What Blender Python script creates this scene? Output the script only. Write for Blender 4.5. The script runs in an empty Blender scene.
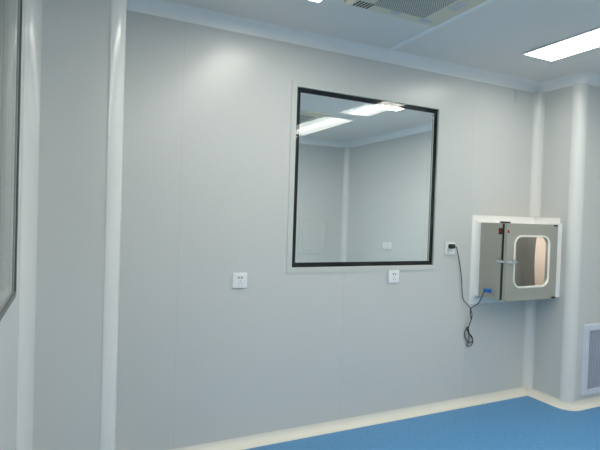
import bpy, bmesh, math, random
from mathutils import Vector, Matrix
random.seed(4)
S = bpy.context.scene
C = S.collection
OZ = 1.3364                      # camera height above the floor
ZC = 1.0764 + OZ                 # ceiling height
PI = math.pi

# ------------------------------------------------------------------ materials
def new_mat(name):
    m = bpy.data.materials.new(name); m.use_nodes = True
    return m, m.node_tree.nodes, m.node_tree.links, m.node_tree.nodes['Principled BSDF']

def paint(name, col, rough=.4, metal=0., var=.03, scale=6., bump=0., spec=.5, bscale=60., coat=0.):
    m, N, L, b = new_mat(name)
    b.inputs['Roughness'].default_value = rough
    b.inputs['Metallic'].default_value = metal
    b.inputs['Specular IOR Level'].default_value = spec
    b.inputs['Coat Weight'].default_value = coat
    b.inputs['Coat Roughness'].default_value = .08
    tc = N.new('ShaderNodeTexCoord'); nz = N.new('ShaderNodeTexNoise')
    nz.inputs['Scale'].default_value = scale; nz.inputs['Detail'].default_value = 3
    L.new(tc.outputs['Object'], nz.inputs['Vector'])
    mx = N.new('ShaderNodeMix'); mx.data_type = 'RGBA'
    mx.inputs['A'].default_value = (*[c*(1-var) for c in col], 1)
    mx.inputs['B'].default_value = (*[min(1, c*(1+var)) for c in col], 1)
    L.new(nz.outputs['Fac'], mx.inputs['Factor']); L.new(mx.outputs['Result'], b.inputs['Base Color'])
    if bump:
        n2 = N.new('ShaderNodeTexNoise'); n2.inputs['Scale'].default_value = bscale
        L.new(tc.outputs['Object'], n2.inputs['Vector'])
        bp = N.new('ShaderNodeBump'); bp.inputs['Strength'].default_value = bump; bp.inputs['Distance'].default_value = .002
        L.new(n2.outputs['Fac'], bp.inputs['Height']); L.new(bp.outputs['Normal'], b.inputs['Normal'])
    return m

M = {}
M['back_wall'] = paint('grey partition panel', (.60, .61, .60), .4, var=.02)
M['dark_frame'] = paint('dark anodised window frame', (.085, .095, .095), .35, var=.03)
M['wall'] = paint('coated steel wall panel', (.62, .635, .615), .28, var=.01, scale=1.5, spec=.5)
M['ceiling'] = paint('coated steel ceiling panel', (.82, .78, .73), .45, var=.01, scale=1.5)
M['sealant'] = paint('grey joint sealant', (.55, .575, .555), .5)
M['profile'] = paint('white coated aluminium profile', (.75, .755, .73), .16, var=.01, spec=.5)
M['cove'] = paint('white ceiling cove profile', (.90, .90, .88), .35, var=.01)
M['base'] = paint('cream vinyl cove base', (.80, .78, .69), .33, var=.02, scale=9)
M['frame'] = paint('satin aluminium window frame', (.60, .63, .60), .35, var=.01)
M['black'] = paint('black screen printed border', (.003, .003, .004), .3, var=0, spec=.1)
M['gasket'] = paint('black rubber gasket', (.012, .012, .013), .5, var=0)
M['spacer'] = paint('pale window reveal', (.62, .66, .64), .4, var=.01)
M['white_plastic'] = paint('white socket plastic', (.86, .87, .86), .3, var=.01)
M['dark_slot'] = paint('dark socket slot', (.03, .03, .035), .6, var=0)
M['cable'] = paint('black cable rubber', (.015, .016, .016), .45, var=.1, scale=40)
M['blue_plastic'] = paint('blue connector plastic', (.01, .16, .55), .35, var=.03)
M['red_lens'] = paint('red indicator lens', (.35, .012, .015), .25, var=.02)
M['hinge'] = paint('dark hinge metal', (.03, .03, .03), .4, metal=.5, var=.05)
M['chrome'] = paint('polished latch steel', (.68, .71, .76), .18, metal=1., var=.02)
M['inner_steel'] = paint('inner steel with dark reflections in its colour', (.24, .24, .225), .4, metal=.4, var=.04)  # darker than the outer steel: dark reflections are put into the colour
M['flange'] = paint('bright white cove profile', (.87, .87, .85), .3, var=.01)
M['ring'] = paint('cream rubber window ring', (.84, .83, .76), .4, var=.01)
M['ac'] = paint('ivory cassette plastic', (.74, .68, .53), .42, var=.01)
M['ac_blue'] = paint('pale blue slot and reflection colour', (.54, .58, .62), .3, var=.02)
M['grille_frame'] = paint('pale grille frame', (.66, .71, .80), .4, var=.02)
M['slat'] = paint('grey lilac grille slat', (.42, .46, .56), .45, var=.03)
M['cavity'] = paint('dark grille cavity', (.05, .055, .065), .7, var=.02)
M['pink_reflection'] = paint('pinkish painted reflection', (.93, .76, .66), .5, var=.04, scale=10)

# brushed stainless
m, N, L, b = new_mat('brushed stainless steel')
b.inputs['Metallic'].default_value = .55; b.inputs['Roughness'].default_value = .42
tc = N.new('ShaderNodeTexCoord'); mp = N.new('ShaderNodeMapping'); mp.inputs['Scale'].default_value = (4, 4, 160)
nz = N.new('ShaderNodeTexNoise'); nz.inputs['Scale'].default_value = 5
rp = N.new('ShaderNodeValToRGB')
rp.color_ramp.elements[0].color = (.44, .435, .38, 1); rp.color_ramp.elements[1].color = (.50, .495, .43, 1)
L.new(tc.outputs['Object'], mp.inputs['Vector']); L.new(mp.outputs['Vector'], nz.inputs['Vector'])
L.new(nz.outputs['Fac'], rp.inputs['Fac']); L.new(rp.outputs['Color'], b.inputs['Base Color'])
M['steel'] = m

# speckled blue vinyl floor
m, N, L, b = new_mat('blue speckled vinyl floor')
b.inputs['Roughness'].default_value = .5
tc = N.new('ShaderNodeTexCoord')
n1 = N.new('ShaderNodeTexNoise'); n1.inputs['Scale'].default_value = 55; n1.inputs['Detail'].default_value = 4
n2 = N.new('ShaderNodeTexVoronoi'); n2.inputs['Scale'].default_value = 130
rp = N.new('ShaderNodeValToRGB')
rp.color_ramp.elements[0].position = .3; rp.color_ramp.elements[0].color = (.078, .250, .49, 1)
rp.color_ramp.elements[1].position = .7; rp.color_ramp.elements[1].color = (.103, .315, .575, 1)
mx = N.new('ShaderNodeMix'); mx.data_type = 'RGBA'; mx.blend_type = 'MULTIPLY'; mx.inputs['Factor'].default_value = .12
L.new(tc.outputs['Object'], n1.inputs['Vector']); L.new(tc.outputs['Object'], n2.inputs['Vector'])
L.new(n1.outputs['Fac'], rp.inputs['Fac']); L.new(rp.outputs['Color'], mx.inputs['A'])
r2 = N.new('ShaderNodeValToRGB'); r2.color_ramp.elements[0].color = (.72, .76, .8, 1); r2.color_ramp.elements[1].color = (1, 1, 1, 1)
r2.color_ramp.elements[1].position = .4
L.new(n2.outputs['Distance'], r2.inputs['Fac']); L.new(r2.outputs['Color'], mx.inputs['B'])
L.new(mx.outputs['Result'], b.inputs['Base Color'])
M['floor'] = m

def glass(name, tint):
    m = bpy.data.materials.new(name); m.use_nodes = True
    N, L = m.node_tree.nodes, m.node_tree.links
    N.remove(N['Principled BSDF'])
    t = N.new('ShaderNodeBsdfTransparent'); t.inputs['Color'].default_value = (*tint, 1)
    g = N.new('ShaderNodeBsdfGlossy'); g.inputs['Roughness'].default_value = .0
    fr = N.new('ShaderNodeFresnel'); fr.inputs['IOR'].default_value = 1.5
    ge = N.new('ShaderNodeNewGeometry'); ma = N.new('ShaderNodeMapRange')     # same reflectance on the exit face of the thin pane
    ma.inputs['To Min'].default_value = 1.4; ma.inputs['To Max'].default_value = 1/1.4
    L.new(ge.outputs['Backfacing'], ma.inputs['Value']); L.new(ma.outputs['Result'], fr.inputs['IOR'])
    mx = N.new('ShaderNodeMixShader')
    L.new(fr.outputs['Fac'], mx.inputs['Fac']); L.new(t.outputs[0], mx.inputs[1]); L.new(g.outputs[0], mx.inputs[2])
    L.new(mx.outputs[0], N['Material Output'].inputs['Surface'])
    return m
M['glass'] = glass('clear window glass', (.975, .985, .98))

def emit(name, col, s):
    m = bpy.data.materials.new(name); m.use_nodes = True
    N, L = m.node_tree.nodes, m.node_tree.links
    N.remove(N['Principled BSDF'])
    e = N.new('ShaderNodeEmission'); e.inputs['Color'].default_value = (*col, 1); e.inputs['Strength'].default_value = s
    L.new(e.outputs[0], N['Material Output'].inputs['Surface'])
    return m
LIGHT = 15.0
M['lamp'] = emit('lit panel diffuser', (1, .968, .885), LIGHT)

M['lamp_next'] = emit('brighter lit diffuser of the next room', (1, .985, .93), LIGHT*1.9)
M['lamp_small'] = emit('small added fill lamp', (1, .93, .86), 42)
# perforated cassette grille: regular round holes
m, N, L, b = new_mat('perforated ivory grille')
b.inputs['Roughness'].default_value = .5
tc = N.new('ShaderNodeTexCoord'); sp = N.new('ShaderNodeSeparateXYZ'); L.new(tc.outputs['Object'], sp.inputs[0])
def mth(op, a, bb=None):
    n = N.new('ShaderNodeMath'); n.operation = op
    for i, v in enumerate((a, bb)):
        if v is None: continue
        if isinstance(v, (int, float)): n.inputs[i].default_value = v
        else: L.new(v, n.inputs[i])
    return n.outputs[0]
k = 2*PI/.0125
sx = mth('SINE', mth('MULTIPLY', sp.outputs['X'], k)); sy = mth('SINE', mth('MULTIPLY', sp.outputs['Y'], k))
fac = mth('GREATER_THAN', mth('MULTIPLY', sx, sy), .18)
mx = N.new('ShaderNodeMix'); mx.data_type = 'RGBA'
mx.inputs['A'].default_value = (.62, .60, .52, 1); mx.inputs['B'].default_value = (.06, .065, .07, 1)
L.new(fac, mx.inputs['Factor']); L.new(mx.outputs['Result'], b.inputs['Base Color'])
M['perforated'] = m

# ------------------------------------------------------------------ helpers
def obj(name, bm, mat, parent=None, smooth=False):
    me = bpy.data.meshes.new(name)
    bmesh.ops.recalc_face_normals(bm, faces=bm.faces[:])
    bm.to_mesh(me); bm.free()
    me.materials.append(M[mat] if isinstance(mat, str) else mat)
    if smooth:
        for p in me.polygons: p.use_smooth = True
        me.set_sharp_from_angle(angle=math.radians(35))
    o = bpy.data.objects.new(name, me); C.objects.link(o)
    if parent: o.parent = parent
    return o

def tag(o, label, cat, group=None, kind=None):
    o['label'] = label; o['category'] = cat
    if group: o['group'] = group
    if kind: o['kind'] = kind
    return o

def thing(name, label, cat, loc=(0, 0, 0), rz=0, group=None, kind=None):
    o = bpy.data.objects.new(name, None); C.objects.link(o); o.empty_display_size = .05
    o.location = loc; o.rotation_euler = (0, 0, rz)
    return tag(o, label, cat, group, kind)

def dup(root, loc, rz, label, group=None):
    r = root.copy(); C.objects.link(r); r.location = loc; r.rotation_euler = (0, 0, rz); r['label'] = label
    if group: r['group'] = group
    for ch in list(root.children):
        c = ch.copy(); C.objects.link(c); c.parent = r
        for g in list(ch.children):
            d = g.copy(); C.objects.link(d); d.parent = c
    return r

def box(bm, x0, x1, y0, y1, z0, z1, bev=0, seg=2):
    vs = [bm.verts.new((x, y, z)) for x in (x0, x1) for y in (y0, y1) for z in (z0, z1)]
    f = [(0, 1, 3, 2), (4, 6, 7, 5), (0, 4, 5, 1), (2, 3, 7, 6), (0, 2, 6, 4), (1, 5, 7, 3)]
    fs = [bm.faces.new([vs[i] for i in q]) for q in f]
    bmesh.ops.recalc_face_normals(bm, faces=fs)
    if bev:
        es = list({e for q in fs for e in q.edges})
        bmesh.ops.bevel(bm, geom=es, offset=bev, segments=seg, profile=.5, affect='EDGES')
    return bm

def bx(*a, **k): return box(bmesh.new(), *a, **k)

def loft(bm, rows, close=True, cap=True):
    """rows: list of equal-length vertex loops; skins them in order."""
    R = [[bm.verts.new(p) for p in r] for r in rows]
    n = len(R[0])
    for a, b_ in zip(R[:-1], R[1:]):
        for i in range(n if close else n-1):
            j = (i+1) % n
            bm.faces.new((a[i], a[j], b_[j], b_[i]))
    if cap and close:
        bm.faces.new(R[0]); bm.faces.new(R[-1][::-1])
    return bm

def offsets(path, closed=False):
    """mitred inward (right hand) offset vector at every vertex of a plan path."""
    out = []; n = len(path)
    for i in range(n):
        ds = []
        for a, b_ in ((i-1, i), (i, i+1)):
            if not closed and (a < 0 or b_ >= n): continue
            p, q = path[a % n], path[b_ % n]
            d = Vector((q[0]-p[0], q[1]-p[1])).normalized()
            ds.append(Vector((d.y, -d.x)))
        if len(ds) == 1: out.append(ds[0])
        else: out.append((ds[0]+ds[1])/(1+ds[0].dot(ds[1])))
    return out

def sweep(path, offs, prof):
    return loft(bmesh.new(), [[(p[0]+o.x*u, p[1]+o.y*u, z) for u, z in prof] for p, o in zip(path, offs)])

def arc(c, r, a0, a1, n):
    return [(c[0]+r*math.cos(a0+(a1-a0)*i/n), c[1]+r*math.sin(a0+(a1-a0)*i/n)) for i in range(n+1)]

def tube(pts, r, n=8, sub=6):
    P = [Vector(p) for p in pts]; Q = []
    for i in range(len(P)-1):
        p0, p1, p2, p3 = P[max(i-1, 0)], P[i], P[i+1], P[min(i+2, len(P)-1)]
        for s in range(sub):
            t = s/sub
            Q.append(.5*((2*p1)+(p2-p0)*t+(2*p0-5*p1+4*p2-p3)*t*t+(3*p1-p0-3*p2+p3)*t**3))
    Q.append(P[-1])
    bm = bmesh.new(); rows = []; u = None
    for i, q in enumerate(Q):
        d = (Q[min(i+1, len(Q)-1)]-Q[max(i-1, 0)]).normalized()
        if u is None: u = d.orthogonal().normalized()
        u = (u-d*u.dot(d)).normalized(); v = d.cross(u)
        rows.append([tuple(q+(u*math.cos(2*PI*k/n)+v*math.sin(2*PI*k/n))*r) for k in range(n)])
    return loft(bm, rows)

def rrect(w, h, r, n=6, cx=0, cz=0):
    pts = []
    for sx, sz, a in ((1, 1, 0), (-1, 1, PI/2), (-1, -1, PI), (1, -1, 1.5*PI)):
        pts += [(cx+sx*(w/2-r)+r*math.cos(a+PI/2*i/n), cz+sz*(h/2-r)+r*math.sin(a+PI/2*i/n)) for i in range(n+1)]
    return pts

def ring_y(outer, inner, y0, y1):
    """rounded ring in the xz plane between depths y0 (front) and y1."""
    e = .15
    def mix(a, b_, t): return [(p[0]*(1-t)+q[0]*t, p[1]*(1-t)+q[1]*t) for p, q in zip(a, b_)]
    loops = [(outer, y1), (outer, y0+(y1-y0)*.3), (mix(outer, inner, e), y0), (mix(outer, inner, 1-e), y0),
             (inner, y0+(y1-y0)*.3), (inner, y1)]
    bm = bmesh.new(); R = [[bm.verts.new((x, y, z)) for x, z in lp] for lp, y in loops]
    n = len(outer)
    for a, b_ in zip(R, R[1:]+R[:1]):
        for i in range(n):
            j = (i+1) % n; bm.faces.new((a[i], a[j], b_[j], b_[i]))
    return bm

def plate_y(pts, y0, y1):
    return loft(bmesh.new(), [[(x, y0, z) for x, z in pts], [(x, y1, z) for x, z in pts]])

# ------------------------------------------------------------------ plan of the room
XL, XR, YB, YP, YW = -.183, 3.85, -1.9, 2.25, 2.6       # walls, back, pier fronts, window wall
XA, XB, RC = .2025, 3.275, .065                          # inner faces of the two piers, corner radius
WT = .05
Y2, X2 = 6.07, 3.645                                     # next room: far wall, its side wall
left_arc = arc((XA-RC, YP+RC), RC, -PI/2, 0, 10)
right_arc = arc((XB+RC, YP+RC), RC, PI, 1.5*PI, 10)
segs = [('left', [(XL, YB), (XL, YP)]),
        ('left_pier', [(XL, YP)] + left_arc + [(XA, YW)]),
        ('front', [(XA, YW), (XB, YW)]),
        ('right_pier', [(XB, YW)] + right_arc + [(XR, YP)]),
        ('right', [(XR, YP), (XR, YB)]),
        ('back', [(XR, YB), (XL, YB)])]
outline = []; spans = {}
for nme, pts in segs:
    s0 = len(outline)-1 if outline else 0
    outline += pts if not outline else pts[1:]
    spans[nme] = (s0, len(outline))
outline = outline[:-1]
OFF = offsets(outline, closed=True)
def span(nme):
    a, b_ = spans[nme]
    idx = [i % len(outline) for i in range(a, b_)]
    return [outline[i] for i in idx], [OFF[i] for i in idx]
def cove_prof(c, z_wall, z_flat, zcorner, n=8):
    """concave quarter round between a wall and a flat surface."""
    sg = 1 if z_flat > z_wall else -1
    return [(0, zcorner)] + [(c-c*math.cos(PI/2*i/n), z_wall+sg*c*math.sin(PI/2*i/n)) for i in range(n+1)]
CC, CB = .0624, .05

def struct(name, bm, mat, label=None, cat=None, parent=None, smooth=False):
    o = obj(name, bm, mat, parent, smooth)
    if parent is None:
        o['kind'] = 'structure'
        if label: o['label'] = label; o['category'] = cat
    return o

# floor, ceiling
struct('floor', bx(XL-.05, XR+.05, YB-.05, YW, -.08, 0), 'floor', 'blue speckled vinyl floor of the clean room', 'floor')
struct('ceiling', bx(XL-.05, XR+.05, YB-.05, YW+WT, ZC, ZC+.05), 'ceiling', 'pale grey metal panel ceiling over the clean room', 'ceiling')
struct('trim_1', bx(1.785, 1.825, YB, YW-CC, ZC-.004, ZC), 'cove', 'pale joint strip running along the ceiling beside the cassette', 'trim')

# window wall: panels with narrow joints around the opening
WX0, WX1, WZ0, WZ1 = 1.196, 2.278, OZ-.311, OZ+.767
bm = bmesh.new(); g = .0012
xs = [XL-.05, .525, 1.565, 2.605, XR+.05]
for a, b_ in zip(xs[:-1], xs[1:]):
    a += g; b_ -= g
    cuts = [(a, b_, 0, ZC)]
    if b_ > WX0 and a < WX1:
        cuts = [(a, b_, 0, WZ0), (a, b_, WZ1, ZC)]
        if a < WX0: cuts.append((a, WX0, WZ0, WZ1))
        if b_ > WX1: cuts.append((WX1, b_, WZ0, WZ1))
    for x0, x1, z0, z1 in cuts: box(bm, x0, x1, YW, YW+WT, z0, z1)
wf = struct('wall_front', bm, 'wall', 'long pale grey panel wall holding the black edged window', 'wall')
bm = bmesh.new()
for x in xs[1:-1]:
    for z0, z1 in ([(0, WZ0), (WZ1, ZC)] if WX0 < x < WX1 else [(0, ZC)]):
        box(bm, x-g, x+g, YW+.0006, YW+WT-.001, z0, z1)
struct('joint_sealant', bm, 'sealant', parent=wf)

# left wall with its window hole, piers, right and back walls
LY0, LY1, LZ0 = 1.0, 2.021, OZ-.309
bm = bmesh.new()
for y0, y1, z0, z1 in ((YB, LY0, 0, ZC), (LY1, YW, 0, ZC), (LY0, LY1, 0, LZ0), (LY0, LY1, WZ1, ZC)):
    box(bm, XL-WT, XL, y0, y1, z0, z1)
struct('wall_left', bm, 'wall', 'side wall with the grey edged window seen at a grazing angle', 'wall')
def pier(name, pts, off, label):
    inner = [(p[0]-o.x*.03, p[1]-o.y*.03) for p, o in zip(pts, off)]
    rows = [[(a[0], a[1], 0), (a[0], a[1], ZC), (b_[0], b_[1], ZC), (b_[0], b_[1], 0)] for a, b_ in zip(pts, inner)]
    return struct(name, loft(bmesh.new(), rows), 'wall', label, 'wall', smooth=True)
p, o = span('left_pier'); pier('wall_left_pier', p, o, 'shaded grey panel of the boxed pier between two white strips')
p, o = span('right_pier'); pier('wall_right_pier', p, o, 'grey boxed pier beside the pass box with the vent grille on its front')
struct('wall_right', bx(XR, XR+WT, YB, YW, 0, ZC), 'wall', 'plain grey side wall beyond the grille pier', 'wall')
struct('wall_back', bx(XL-WT, XR+WT, YB-WT, YB, 0, ZC), 'back_wall', 'plain grey wall behind the viewer', 'wall')

# ceiling coves and cream cove bases, one run per wall
n_tr = 2
names = {'left': 'above the side window', 'left_pier': 'above the shaded pier', 'front': 'above the black edged window wall',
         'right_pier': 'above the grille pier', 'right': 'above the far side wall', 'back': 'above the wall behind the viewer'}
for nme, _ in segs:
    p, o = span(nme)
    struct(f'trim_{n_tr}', sweep(p, o, cove_prof(CC, ZC-CC, ZC, ZC)), 'cove', 'pale blue grey ceiling cove ' + names[nme], 'trim', smooth=True); n_tr += 1
    struct(f'baseboard_{nme}', sweep(p, o, cove_prof(CB, CB, 0, 0)), 'base', 'cream cove skirting ' + names[nme].replace('above', 'along the foot of'), 'baseboard', smooth=True)

# rounded outer corner columns
def column(ctr, a0, a1, label):
    global n_tr
    ou = arc(ctr, RC+.0025, a0, a1, 14); inn = arc(ctr, RC-.004, a0, a1, 14)
    rows = [[(a[0], a[1], CB-.01), (a[0], a[1], ZC-CC+.01), (b_[0], b_[1], ZC-CC+.01), (b_[0], b_[1], CB-.01)] for a, b_ in zip(ou, inn)]
    struct(f'trim_{n_tr}', loft(bmesh.new(), rows), 'profile', label, 'trim', smooth=True); n_tr += 1
column((XA-RC, YP+RC), -PI/2-.02, .02, 'glossy white rounded corner column of the shaded pier beside the window wall')
column((XB+RC, YP+RC), PI-.02, 1.5*PI+.02, 'white rounded corner column between the pass box and the vent grille')
# concave strips in the inner corners
def corner_strip(x, y, sx, sy, z0, z1, label, c=.055):
    global n_tr
    pts = [(x, y)] + [(x+sx*(c-c*math.cos(PI/2*i/8)), y+sy*(c-c*math.sin(PI/2*i/8))) for i in range(9)]
    struct(f'trim_{n_tr}', loft(bmesh.new(), [[(a, b_, z0) for a, b_ in pts], [(a, b_, z1) for a, b_ in pts]]), 'profile', label, 'trim', smooth=True); n_tr += 1
ZB, ZT = CB-.012, ZC-CC+.012
corner_strip(XL, YP, 1, -1, ZB, ZT, 'white concave corner strip between the side window and the shaded pier', .058)
corner_strip(XB, YW, -1, -1, OZ+.052, ZT, 'white concave corner strip rising above the pass box')
corner_strip(XB, YW, -1, -1, ZB, OZ-.588, 'white concave corner strip running from under the pass box to the floor')
corner_strip(XR, YP, -1, -1, ZB, ZT, 'white concave corner strip beyond the grille pier')
corner_strip(XL, YB, 1, 1, ZB, ZT, 'white concave corner strip behind the viewer on the window side')
corner_strip(XR, YB, -1, 1, ZB, ZT, 'white concave corner strip behind the viewer on the far side')

# ------------------------------------------------------------------ windows (local: x along wall, y into wall, z up)
def window(name, loc, rz, w, h, label, tilt=0, tilt2=0, tilt3=0, fm='frame', bmat='black', f=.034, proj=.005, double=True):
    t = thing(name, label, 'window', loc, rz, kind='structure')
    def frame_ring(x0, x1, z0, z1, d, y0, y1):
        bm = bmesh.new()
        for a in ((x0, x1, z0, z0+d), (x0, x1, z1-d, z1), (x0, x0+d, z0+d, z1-d), (x1-d, x1, z0+d, z1-d)):
            box(bm, a[0], a[1], y0, y1, a[2], a[3])
        return bm
    obj('frame', frame_ring(-f, w+f, -f, h+f, f-.0005, -proj, .0), fm, t)
    near = obj('pane', bx(-w/2, w/2, -.0025, .0025, 0, h), 'glass', t); near.location = (w/2, .003, 0); near.rotation_euler = (0, 0, tilt); near['label'] = 'near glass pane'
    b_ = obj('border', frame_ring(0, w, 0, h, .028, .0105, .0120), bmat, t); b_['label'] = 'border behind the glass'
    obj('reveal', frame_ring(0, w, 0, h, .006, .0122, .046), 'spacer', t)
    if double:
      far = obj('pane', bx(-w/2+.007, w/2-.007, -.002, .002, .007, h-.007), 'glass', t); far.location = (w/2, .029, 0); far.rotation_euler = (tilt3, 0, tilt2); far['label'] = 'far glass pane'
    s = obj('seal', frame_ring(0, w, 0, h, .010, .0465, .0480), 'gasket', t); s['label'] = 'thin dark seal of the far pane'
    return t
window('window_1', (WX0, YW, WZ0), 0, WX1-WX0, WZ1-WZ0, 'large square black edged window looking into the next room', tilt=.009, tilt2=.028, tilt3=.004)
window('window_2', (XL, LY0, LZ0), PI/2, LY1-LY0, WZ1-LZ0, 'glass window on the side wall seen edge on with a dark grey edge', fm='dark_frame', bmat='spacer', f=.022, proj=.006, double=False)

# ------------------------------------------------------------------ next room behind the window
N0 = YW+WT
struct('floor_next_room', bx(XL-.05, X2+.05, N0, Y2+.05, -.08, 0), 'floor', 'blue floor of the room behind the window', 'floor')
struct('ceiling_next_room', bx(XL-.05, X2+.05, N0, Y2+.05, ZC, ZC+.05), 'ceiling', 'pale ceiling of the room seen through the window', 'ceiling')
struct('wall_next_room_far', bx(XL-WT, X2+WT, Y2, Y2+WT, 0, ZC), 'wall', 'shaded far wall of the room seen through the window', 'wall')
struct('wall_next_room_right', bx(X2, X2+WT, N0, Y2, 0, ZC), 'wall', 'pale side wall of the next room with two sockets on it', 'wall')
struct('wall_next_room_left', bx(XL-WT, XL, N0, Y2, 0, ZC), 'wall', 'hidden side wall of the next room', 'wall')
pl2 = [(XL, N0), (XL, Y2), (X2, Y2), (X2, N0)]
of2 = offsets(pl2, closed=True)
for (i, j), nm in (((0, 1), 'hidden side wall'), ((1, 2), 'shaded far wall'), ((2, 3), 'pale side wall')):
    p, o = [pl2[i], pl2[j]], [of2[i], of2[j]]
    struct(f'trim_{n_tr}', sweep(p, o, cove_prof(CC, ZC-CC, ZC, ZC)), 'cove', f'ceiling cove on the {nm} of the next room', 'trim', smooth=True); n_tr += 1
    struct('baseboard_next_room_' + nm.split()[0], sweep(p, o, cove_prof(CB, CB, 0, 0)), 'base', f'cream skirting on the {nm} of the next room', 'baseboard', smooth=True)
corner_strip(X2, Y2, -1, -1, ZB, ZT, 'white corner strip in the next room seen through the window', .065)

# side passage beyond the left window
struct('floor_passage', bx(-1.6, XL-WT, .2, 3.2, -.08, 0), 'floor', 'blue floor of the passage beyond the side window', 'floor')
struct('ceiling_passage', bx(-1.6, XL-WT, .2, 3.2, ZC, ZC+.05), 'ceiling', 'ceiling of the passage beyond the side window', 'ceiling')
bm = bmesh.new(); box(bm, -1.65, -1.6, .2, 3.2, 0, ZC); box(bm, -1.6, XL-WT, 3.2, 3.25, 0, ZC); box(bm, -1.6, XL-WT, .15, .2, 0, ZC)
struct('wall_passage', bm, 'wall', 'walls of the passage beyond the side window', 'wall')

# ------------------------------------------------------------------ ceiling lights
def make_light(loc, label):
    w, l = .255, 1.2
    t = thing('ceiling_light', label, 'light', loc, 0, 'ceiling light panels')
    bm = bmesh.new(); e = .012
    for a in ((-w/2-e, w/2+e, -l/2-e, -l/2), (-w/2-e, w/2+e, l/2, l/2+e), (-w/2-e, -w/2, -l/2, l/2), (w/2, w/2+e, -l/2, l/2)):
        box(bm, a[0], a[1], a[2], a[3], -.010, 0)
    obj('frame', bm, 'profile', t)
    obj('diffuser', bx(-w/2, w/2, -l/2, l/2, -.007, -.001), 'lamp', t)
    return t
L1 = make_light((2.69, 1.555, ZC), 'long lit ceiling panel above the pass box corner of this room')
dup(L1, (.965, 1.55, ZC), 0, 'lit ceiling panel beside the cassette on its side window side, mostly above the frame')
dup(L1, (2.69, .10, ZC), 0, 'lit ceiling panel beside the viewer on the pass box side, seen only as a reflection')
dup(L1, (.965, .10, ZC), 0, 'lit ceiling panel behind the viewer on the side window side')
dup(L1, (2.69, -1.22, ZC), 0, 'added unseen lit ceiling panel well behind the viewer on the pass box side')  # unseen extra row added to brighten the lower walls
dup(L1, (.965, -1.22, ZC), 0, 'added unseen lit ceiling panel well behind the viewer on the side window side')
dup(L1, (-.9, 1.9, ZC), 0, 'added unseen lit ceiling panel in the passage beyond the side window')  # unseen lamp added to brighten the space behind the side glass
dup(L1, (2.75, 3.29, ZC), 0, 'lit ceiling panel in the next room close behind the window wall')
dup(L1, (1.0, 3.29, ZC), 0, 'lit ceiling panel in the next room hidden behind the bare wall')
dup(L1, (1.65, 5.09, ZC), 0, 'lit ceiling panel in the next room hidden behind the bare wall, deeper inside')

for o in [q for q in bpy.data.objects if q.parent is None and q.get('category') == 'light' and q.location.y > YW]:
    for ch in o.children:
        if ch.name.startswith('diffuser'):
            ch.data = ch.data.copy(); ch.data.materials[0] = M['lamp_next']

# ------------------------------------------------------------------ ceiling cassettes
def make_ac(loc, label):
    t = thing('ceiling_cassette', label, 'air conditioner', loc, 0)
    hw = .29
    def sq(h, z): return [(-h, -h, z), (h, -h, z), (h, h, z), (-h, h, z)]
    obj('panel', loft(bmesh.new(), [sq(hw, 0), sq(hw, -.012), sq(hw-.022, -.026), sq(hw-.03, -.026)]), 'ac', t)
    gx0, gx1, gy0, gy1 = -.175, .14, -.20, .20
    obj('grille', bx(gx0, gx1, gy0, gy1, -.032, -.0255, bev=.003), 'perforated', t)
    for px, py, a in ((-.213, .228, 0), (.195, .015, PI/2)):
        for k in range(5):
            u = (k-2)*.0185
            bm = bmesh.new()
            box(bm, -.0042, .0042, -.030, .030, -.0275, -.0255)
            bmesh.ops.transform(bm, matrix=Matrix.Translation((px+(u if a == 0 else 0), py+(u if a else 0), 0)) @ Matrix.Rotation(a+(.12 if a == 0 else .1), 4, 'Z'), verts=bm.verts[:])
            s = obj('vent_slot', bm, 'dark_slot' if a == 0 else 'ac_blue', t)
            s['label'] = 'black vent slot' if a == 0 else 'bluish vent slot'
    for px, w in ((-.02, .034), (.175, .042)):  # ovals painting blue floor reflections on to the panel
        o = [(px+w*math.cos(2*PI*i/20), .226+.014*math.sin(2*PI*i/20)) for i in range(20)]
        c = obj('painted_reflection', loft(bmesh.new(), [[(x, y, -.0255) for x, y in o], [(x, y, -.028) for x, y in o]]), 'ac_blue', t); c['label'] = 'pale blue oval painted as a floor reflection'
    return t
A1 = make_ac((1.49, 1.80, ZC), 'ivory ceiling air cassette with perforated grille in this room')
dup(A1, (2.16, 4.72, ZC), 0, 'ceiling air cassette in the next room seen through the glass')

# ------------------------------------------------------------------ sockets (local: face towards -y)
def make_socket(loc, rz, label, w=.087, group='wall sockets'):
    t = thing('wall_socket', label, 'socket', loc, rz, group)
    h = w/2
    obj('faceplate', bx(-h, h, -.011, 0, -h, h, bev=.0035), 'white_plastic', t, smooth=True)
    obj('insert', bx(-h*.62, h*.62, -.0125, -.0105, -h*.66, h*.66, bev=.001), 'white_plastic', t)
    def slot(cx, cz, sw, sh, rot=0):
        bm = bx(-sw/2, sw/2, -.0132, -.012, -sh/2, sh/2)
        bmesh.ops.transform(bm, matrix=Matrix.Translation((cx, 0, cz)) @ Matrix.Rotation(rot, 4, 'Y'), verts=bm.verts[:])
        s = obj('pin_slot', bm, 'dark_slot', t); s['label'] = 'dark pin slot'
    slot(-.0085, .017, .006, .011); slot(.0085, .017, .006, .011)
    slot(0, -.003, .003, .008); slot(-.009, -.017, .0028, .008, .5); slot(.009, -.017, .0028, .008, -.5)
    return t
SZ = OZ-.378
K1 = make_socket((.8725, YW, SZ), 0, 'white wall socket on the bare wall, lower and away from the black edged window')
dup(K1, (1.944, YW, OZ-.383), 0, 'white wall socket just under the bottom edge of the black edged window')
dup(K1, (2.423, YW, OZ-.195), 0, 'white wall socket with the black plug in it beside the pass box')
dup(K1, (X2, 5.06, OZ-.345), PI/2*-1, 'farther white socket of the pair seen faintly through the window')
dup(K1, (X2, 4.965, OZ-.345), PI/2*-1, 'nearer white socket of the pair seen faintly through the window')
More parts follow.
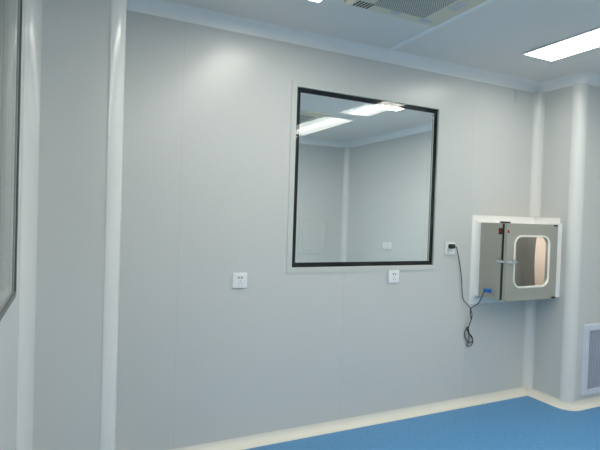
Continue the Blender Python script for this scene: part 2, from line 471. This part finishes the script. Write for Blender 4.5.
t = thing('blank_plate', 'small blank square plate high on the wall near the corner under the ceiling cove', 'wall plate', (3.052, YW, OZ+.957))
obj('plate', bx(-.043, .043, -.008, 0, -.043, .043, bev=.002), 'frame', t)
for z in (-.025, .025):
    o = [(.0035*math.cos(2*PI*i/10), z+.0035*math.sin(2*PI*i/10)) for i in range(10)]
    obj('screw', loft(bmesh.new(), [[(x, -.0078, q) for x, q in o], [(x, -.0092, q) for x, q in o]]), 'frame', t)
# ------------------------------------------------------------------ power cord
pc = thing('power_cord', 'black power cord hanging in loops from the socket to the pass box', 'cord', (2.42, 2.585, OZ-.19))
def own(o):
    o.matrix_parent_inverse = Matrix.Translation(-Vector(pc.location)); return o
CAB = [(2.420, 2.553, 1.159), (2.436, 2.548, 1.154), (2.457, 2.56, 1.132), (2.507, 2.585, 1.045), (2.534, 2.587, 0.929), (2.552, 2.587, 0.792), (2.58, 2.58, 0.748), (2.61, 2.57, 0.712), (2.633, 2.57, 0.656), (2.614, 2.578, 0.58), (2.587, 2.582, 0.552), (2.586, 2.586, 0.51), (2.607, 2.588, 0.476), (2.642, 2.588, 0.451), (2.666, 2.586, 0.471), (2.65, 2.584, 0.503), (2.605, 2.575, 0.537), (2.584, 2.57, 0.576), (2.603, 2.568, 0.532), (2.628, 2.585, 0.475), (2.614, 2.588, 0.431), (2.653, 2.588, 0.432), (2.667, 2.586, 0.468), (2.626, 2.575, 0.514), (2.598, 2.565, 0.569), (2.614, 2.56, 0.627), (2.599, 2.555, 0.68), (2.598, 2.548, 0.713), (2.622, 2.535, 0.736), (2.639, 2.52, 0.756), (2.636, 2.492, 0.800), (2.640, 2.478, 0.838), (2.650, 2.47, 0.853)]
own(obj('cable', tube(CAB, .0032), 'cable', pc, smooth=True))
bm = bmesh.new()
box(bm, 2.398, 2.430, 2.548, 2.5872, 1.142, 1.174, bev=.006)
own(obj('plug', bm, 'cable', pc, smooth=True))
bm = bmesh.new(); box(bm, 2.646, 2.6745, 2.440, 2.490, .840, .866, bev=.006)
c = own(obj('connector', bm, 'blue_plastic', pc, smooth=True)); c['label'] = 'bright blue connector'

# ------------------------------------------------------------------ pass box
bx0, bx1, bz0, bz1, yf, yb = 2.675, 3.186, OZ-.538, OZ-.004, 2.370, 2.598
pb = thing('pass_box', 'stainless steel pass box with windowed door built into the corner', 'pass box', (2.95, YW, bz0))
def pown(o, par=None):
    o.matrix_parent_inverse = Matrix.Translation(-Vector(pb.location)); return o
def P(name, bm, mat, label=None, smooth=False, par=None):
    o = obj(name, bm, mat, par or pb, smooth)
    if par is None: o.matrix_parent_inverse = Matrix.Translation(-Vector(pb.location))
    if label: o['label'] = label
    return o
tk = .018
bm = bmesh.new()
box(bm, bx0, bx1, yf, yb, bz0, bz0+tk); box(bm, bx0, bx1, yf, yb, bz1-tk, bz1)
box(bm, bx0, bx0+tk, yf, yb, bz0+tk, bz1-tk); box(bm, bx1-tk, bx1, yf, yb, bz0+tk, bz1-tk)
P('body', bm, 'steel')
# curved inner liner and painted pinkish reflection on its far side
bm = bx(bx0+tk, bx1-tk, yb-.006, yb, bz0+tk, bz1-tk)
P('back_panel', bm, 'inner_steel', 'inner back plate with dark reflections in its colour')
P('darkening_plate', bx(bx1-tk-.0020, bx1-tk-.0002, yf+.005, yb-.01, bz0+tk+.002, bz1-tk-.002), 'inner_steel', 'added plate with dark reflections in its colour')  # added sheet that darkens the inner wall like a dark reflection
# sheet with a wavy edge that paints a pinkish reflection on the inner wall
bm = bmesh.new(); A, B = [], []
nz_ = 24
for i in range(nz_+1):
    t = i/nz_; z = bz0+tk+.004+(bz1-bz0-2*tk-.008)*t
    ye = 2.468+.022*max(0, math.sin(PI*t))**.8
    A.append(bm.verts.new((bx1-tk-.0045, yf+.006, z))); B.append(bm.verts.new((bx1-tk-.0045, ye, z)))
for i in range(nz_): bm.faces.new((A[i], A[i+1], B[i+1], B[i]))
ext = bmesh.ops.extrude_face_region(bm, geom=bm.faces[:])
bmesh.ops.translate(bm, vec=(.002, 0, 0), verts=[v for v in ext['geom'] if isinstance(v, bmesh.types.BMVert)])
P('pink_reflection', bm, 'pink_reflection', 'pinkish painted reflection on the inner side wall')
P('added_lamp', bx(2.82, 3.02, 2.376, 2.42, bz1-tk-.016, bz1-tk-.002, bev=.003), 'lamp_small', 'added unseen lamp inside the top of the box')  # added lamp, out of view, to brighten the pinkish sheet
# white cove trim around the box where it meets the two walls
c, ca, kb, kt = .040, .045, 1.45, 1.16
pr = [(0, 0)] + [(c-c*math.cos(PI/2*i/8), ca-ca*math.sin(PI/2*i/8)) for i in range(9)]   # (out of wall, away from box)
st = [lambda o, a: (XB-o, YW-o, bz0-a*kb), lambda o, a: (bx0-a, YW-o, bz0-a*kb), lambda o, a: (bx0-a, YW-o, bz1+a*kt),
      lambda o, a: (XB-o, YW-o, bz1+a*kt), lambda o, a: (XB-o, 2.375, bz1+a*kt)]
P('cove_trim', loft(bmesh.new(), [[f(o, a) for o, a in pr] for f in st]), 'flange', 'white cove strip around the box', smooth=True)
pts = [(XB, 2.425), (bx1, 2.425)] + [(bx1+.095-.095*math.cos(PI/2*i/8), 2.425-.068*math.sin(PI/2*i/8)) for i in range(1, 9)] + [(XB, 2.357)]
P('side_trim', loft(bmesh.new(), [[(x, y, bz0) for x, y in pts], [(x, y, bz1+.012) for x, y in pts]]), 'flange', 'white strip closing the gap to the pier', smooth=True)
# gasket and door
gy = .020
gb = bmesh.new()
for a in ((bx0+.006, bx1-.006, bz0+.006, bz0+.03), (bx0+.006, bx1-.006, bz1-.03, bz1-.006), (bx0+.006, bx0+.03, bz0+.03, bz1-.03), (bx1-.03, bx1-.006, bz0+.03, bz1-.03)):
    box(gb, a[0], a[1], yf-gy, yf, a[2], a[3])
P('gasket', gb, 'gasket', 'black door gasket')
dy1, dy0 = yf-gy, yf-gy-.025
rx0, rx1, rz0, rz1 = 2.742, 3.105, OZ-.453, OZ-.083
inner = rrect(rx1-rx0-.022, rz1-rz0-.022, .059, 6, (rx0+rx1)/2, (rz0+rz1)/2)
n6 = len(inner)
cxd, czd = (rx0+rx1)/2, (rz0+rz1)/2
hx0, hx1, hz0, hz1 = bx0, bx1, bz0, bz1
def onrect(x, z):
    dx, dz = x-cxd, z-czd; s = 9e9
    if dx > 1e-9: s = min(s, (hx1-cxd)/dx)
    if dx < -1e-9: s = min(s, (hx0-cxd)/dx)
    if dz > 1e-9: s = min(s, (hz1-czd)/dz)
    if dz < -1e-9: s = min(s, (hz0-czd)/dz)
    return (cxd+dx*s, czd+dz*s)
outer = [onrect(x, z) for x, z in inner]
for crn in ((hx0, hz0), (hx0, hz1), (hx1, hz0), (hx1, hz1)):      # snap the closest to the corners
    i = min(range(n6), key=lambda q: (outer[q][0]-crn[0])**2+(outer[q][1]-crn[1])**2); outer[i] = crn
bm = bmesh.new()
R_ = [[bm.verts.new((x, y, z)) for x, z in lp] for lp, y in ((outer, dy1), (outer, dy0), (inner, dy0), (inner, dy1))]
for a, b_ in zip(R_, R_[1:]+R_[:1]):
    for i in range(n6):
        j = (i+1) % n6; bm.faces.new((a[i], a[j], b_[j], b_[i]))
door = P('door', bm, 'steel')
def D(name, bm, mat, label=None, smooth=False):
    o = obj(name, bm, mat, door, smooth)
    if label: o['label'] = label
    return o
D('window_ring', ring_y(rrect(rx1-rx0, rz1-rz0, .07, 6, cxd, czd), rrect(rx1-rx0-.026, rz1-rz0-.026, .057, 6, cxd, czd), dy0-.007, dy0+.002), 'ring', 'cream rounded ring around the glass', True)
D('glass_pane', plate_y(rrect(rx1-rx0-.022, rz1-rz0-.022, .059, 6, cxd, czd), dy0+.008, dy0+.013), 'glass', 'rounded glass pane')
# latch: base on the body side, arm across the gap on to the door
lz = OZ-.268
bm = bmesh.new(); box(bm, bx0-.012, bx0-.0004, yf+.002, yf+.024, lz-.014, lz+.016, bev=.003)
P('latch_plate', bm, 'chrome', 'bright latch plate', True)
bm = bmesh.new()
box(bm, bx0-.020, bx0-.010, dy0-.020, yf+.020, lz-.008, lz+.010, bev=.003)
box(bm, bx0-.020, bx0+.055, dy0-.026, dy0-.012, lz-.009, lz+.009, bev=.004)
box(bm, bx0+.055, bx0+.085, dy0-.024, dy0-.015, lz-.006, lz+.005, bev=.002)
box(bm, bx0+.018, bx0+.050, dy0-.012, dy0-.0002, lz-.014, lz+.016, bev=.003)
box(bm, bx0+.028, bx0+.058, dy0-.030, dy0-.010, lz+.004, lz+.022, bev=.004)
D('handle', bm, 'chrome', 'chrome latch handle', True)
# red indicator lamps, hinges
def disc_x(x0, x1, y, z, r, n=16):
    o = [(y+r*math.cos(2*PI*i/n), z+r*math.sin(2*PI*i/n)) for i in range(n)]
    return loft(bmesh.new(), [[(x0, a, b_) for a, b_ in o], [(x0*.4+x1*.6, a, b_) for a, b_ in o], [(x1, y+(a-y)*.6, z+(b_-z)*.6) for a, b_ in o]])
lamp = P('indicator_housing', bx(bx0-.006, bx0-.0003, yf-.004, yf+.026, OZ-.082, OZ-.038, bev=.002), 'hinge', 'dark lamp housing')
l2 = obj('indicator_lamp', disc_x(bx0-.006, bx0-.016, yf+.011, OZ-.060, .010), 'red_lens', lamp, True); l2['label'] = 'red indicator lamp'
bm = bx(bx0+.001, bx0+.013, dy0-.005, dy0-.0002, OZ-.070, OZ-.050, bev=.002); D('indicator_lamp', bm, 'red_lens', 'small red lamp on the door edge', True)
bm = bx(bx0-.004, bx0+.024, dy0-.004, yf+.02, bz1+.0005, bz1+.012, bev=.003); P('hinge', bm, 'hinge', 'dark hinge on the top edge', True)
for z in (bz0+.002, bz1-.012):
    D('hinge', bx(bx1-.045, bx1-.008, dy0-.006, dy0-.0002, z, z+.012, bev=.002), 'hinge', 'dark hinge at the door edge', True)

# ------------------------------------------------------------------ vent grille on the pier
gx0, gx1, gz0, gz1 = 3.407, 3.80, OZ-1.252, OZ-.730
gr = thing('vent_grille', 'pale framed vent grille with upright slats low on the pier', 'vent', (gx0, YP, gz0))
w, h, fr = gx1-gx0, gz1-gz0, .042
bm = bmesh.new()
def mitre(y0, y1):
    o = [(0, 0), (w, 0), (w, h), (0, h)]; i_ = [(fr, fr), (w-fr, fr), (w-fr, h-fr), (fr, h-fr)]
    Rr = [[bm.verts.new((x, y, z)) for x, z in lp] for lp, y in ((o, y1), (o, y0+.005), ([(x+(.004 if x == 0 else -.004), z+(.004 if z == 0 else -.004)) for x, z in o], y0), (i_, y0), (i_, y1))]
    for a, b_ in zip(Rr, Rr[1:]+Rr[:1]):
        for k in range(4):
            bm.faces.new((a[k], a[(k+1) % 4], b_[(k+1) % 4], b_[k]))
mitre(-.022, 0)
obj('frame', bm, 'grille_frame', gr)
obj('back_sheet', bx(fr, w-fr, -.004, -.0005, fr, h-fr), 'cavity', gr)
nsl = 17
for k in range(nsl):
    x = fr+(w-2*fr)*(k+.5)/nsl
    bm = bx(-.0055, .0055, -.001, .001, fr, h-fr)
    bmesh.ops.transform(bm, matrix=Matrix.Translation((x, -.0125, 0)) @ Matrix.Rotation(-.15, 4, 'Z'), verts=bm.verts[:])
    obj('slat', bm, 'slat', gr)

# ------------------------------------------------------------------ hatch in the next room
ht = thing('transfer_hatch', 'faint rounded hatch window on the far wall of the next room', 'hatch', (3.125, Y2, OZ-.255))
obj('panel', bx(-.235, .235, -.014, 0, -.275, .275, bev=.004), 'wall', ht)
obj('window_ring', ring_y(rrect(.38, .45, .07, 6), rrect(.34, .41, .055, 6), -.022, -.012), 'frame', ht, True)

# ------------------------------------------------------------------ world, camera, colour
wd = bpy.data.worlds.new('World'); S.world = wd; wd.use_nodes = True
wd.node_tree.nodes['Background'].inputs['Color'].default_value = (.5, .6, .7, 1)
wd.node_tree.nodes['Background'].inputs['Strength'].default_value = .0
f, yaw, pit, rol = 478.856, 0.4461145, -0.0190638, 0.0328091
fw = Vector((math.sin(yaw)*math.cos(pit), math.cos(yaw)*math.cos(pit), math.sin(pit)))
r = Vector((math.cos(yaw), -math.sin(yaw), 0)); u = r.cross(fw)
c_, s_ = math.cos(rol), math.sin(rol)
right = c_*r + s_*u; up = -s_*r + c_*u
cam = bpy.data.cameras.new('camera'); cam.sensor_width = 36; cam.lens = f/600*36; cam.clip_start = .02
co = bpy.data.objects.new('camera', cam); C.objects.link(co)
co.matrix_world = Matrix(((right.x, up.x, -fw.x, 0), (right.y, up.y, -fw.y, 0), (right.z, up.z, -fw.z, OZ), (0, 0, 0, 1)))
S.camera = co
S.view_settings.view_transform = 'Standard'; S.view_settings.look = 'None'
S.view_settings.exposure = -.09; S.view_settings.gamma = 1; S.view_settings.use_curve_mapping = False
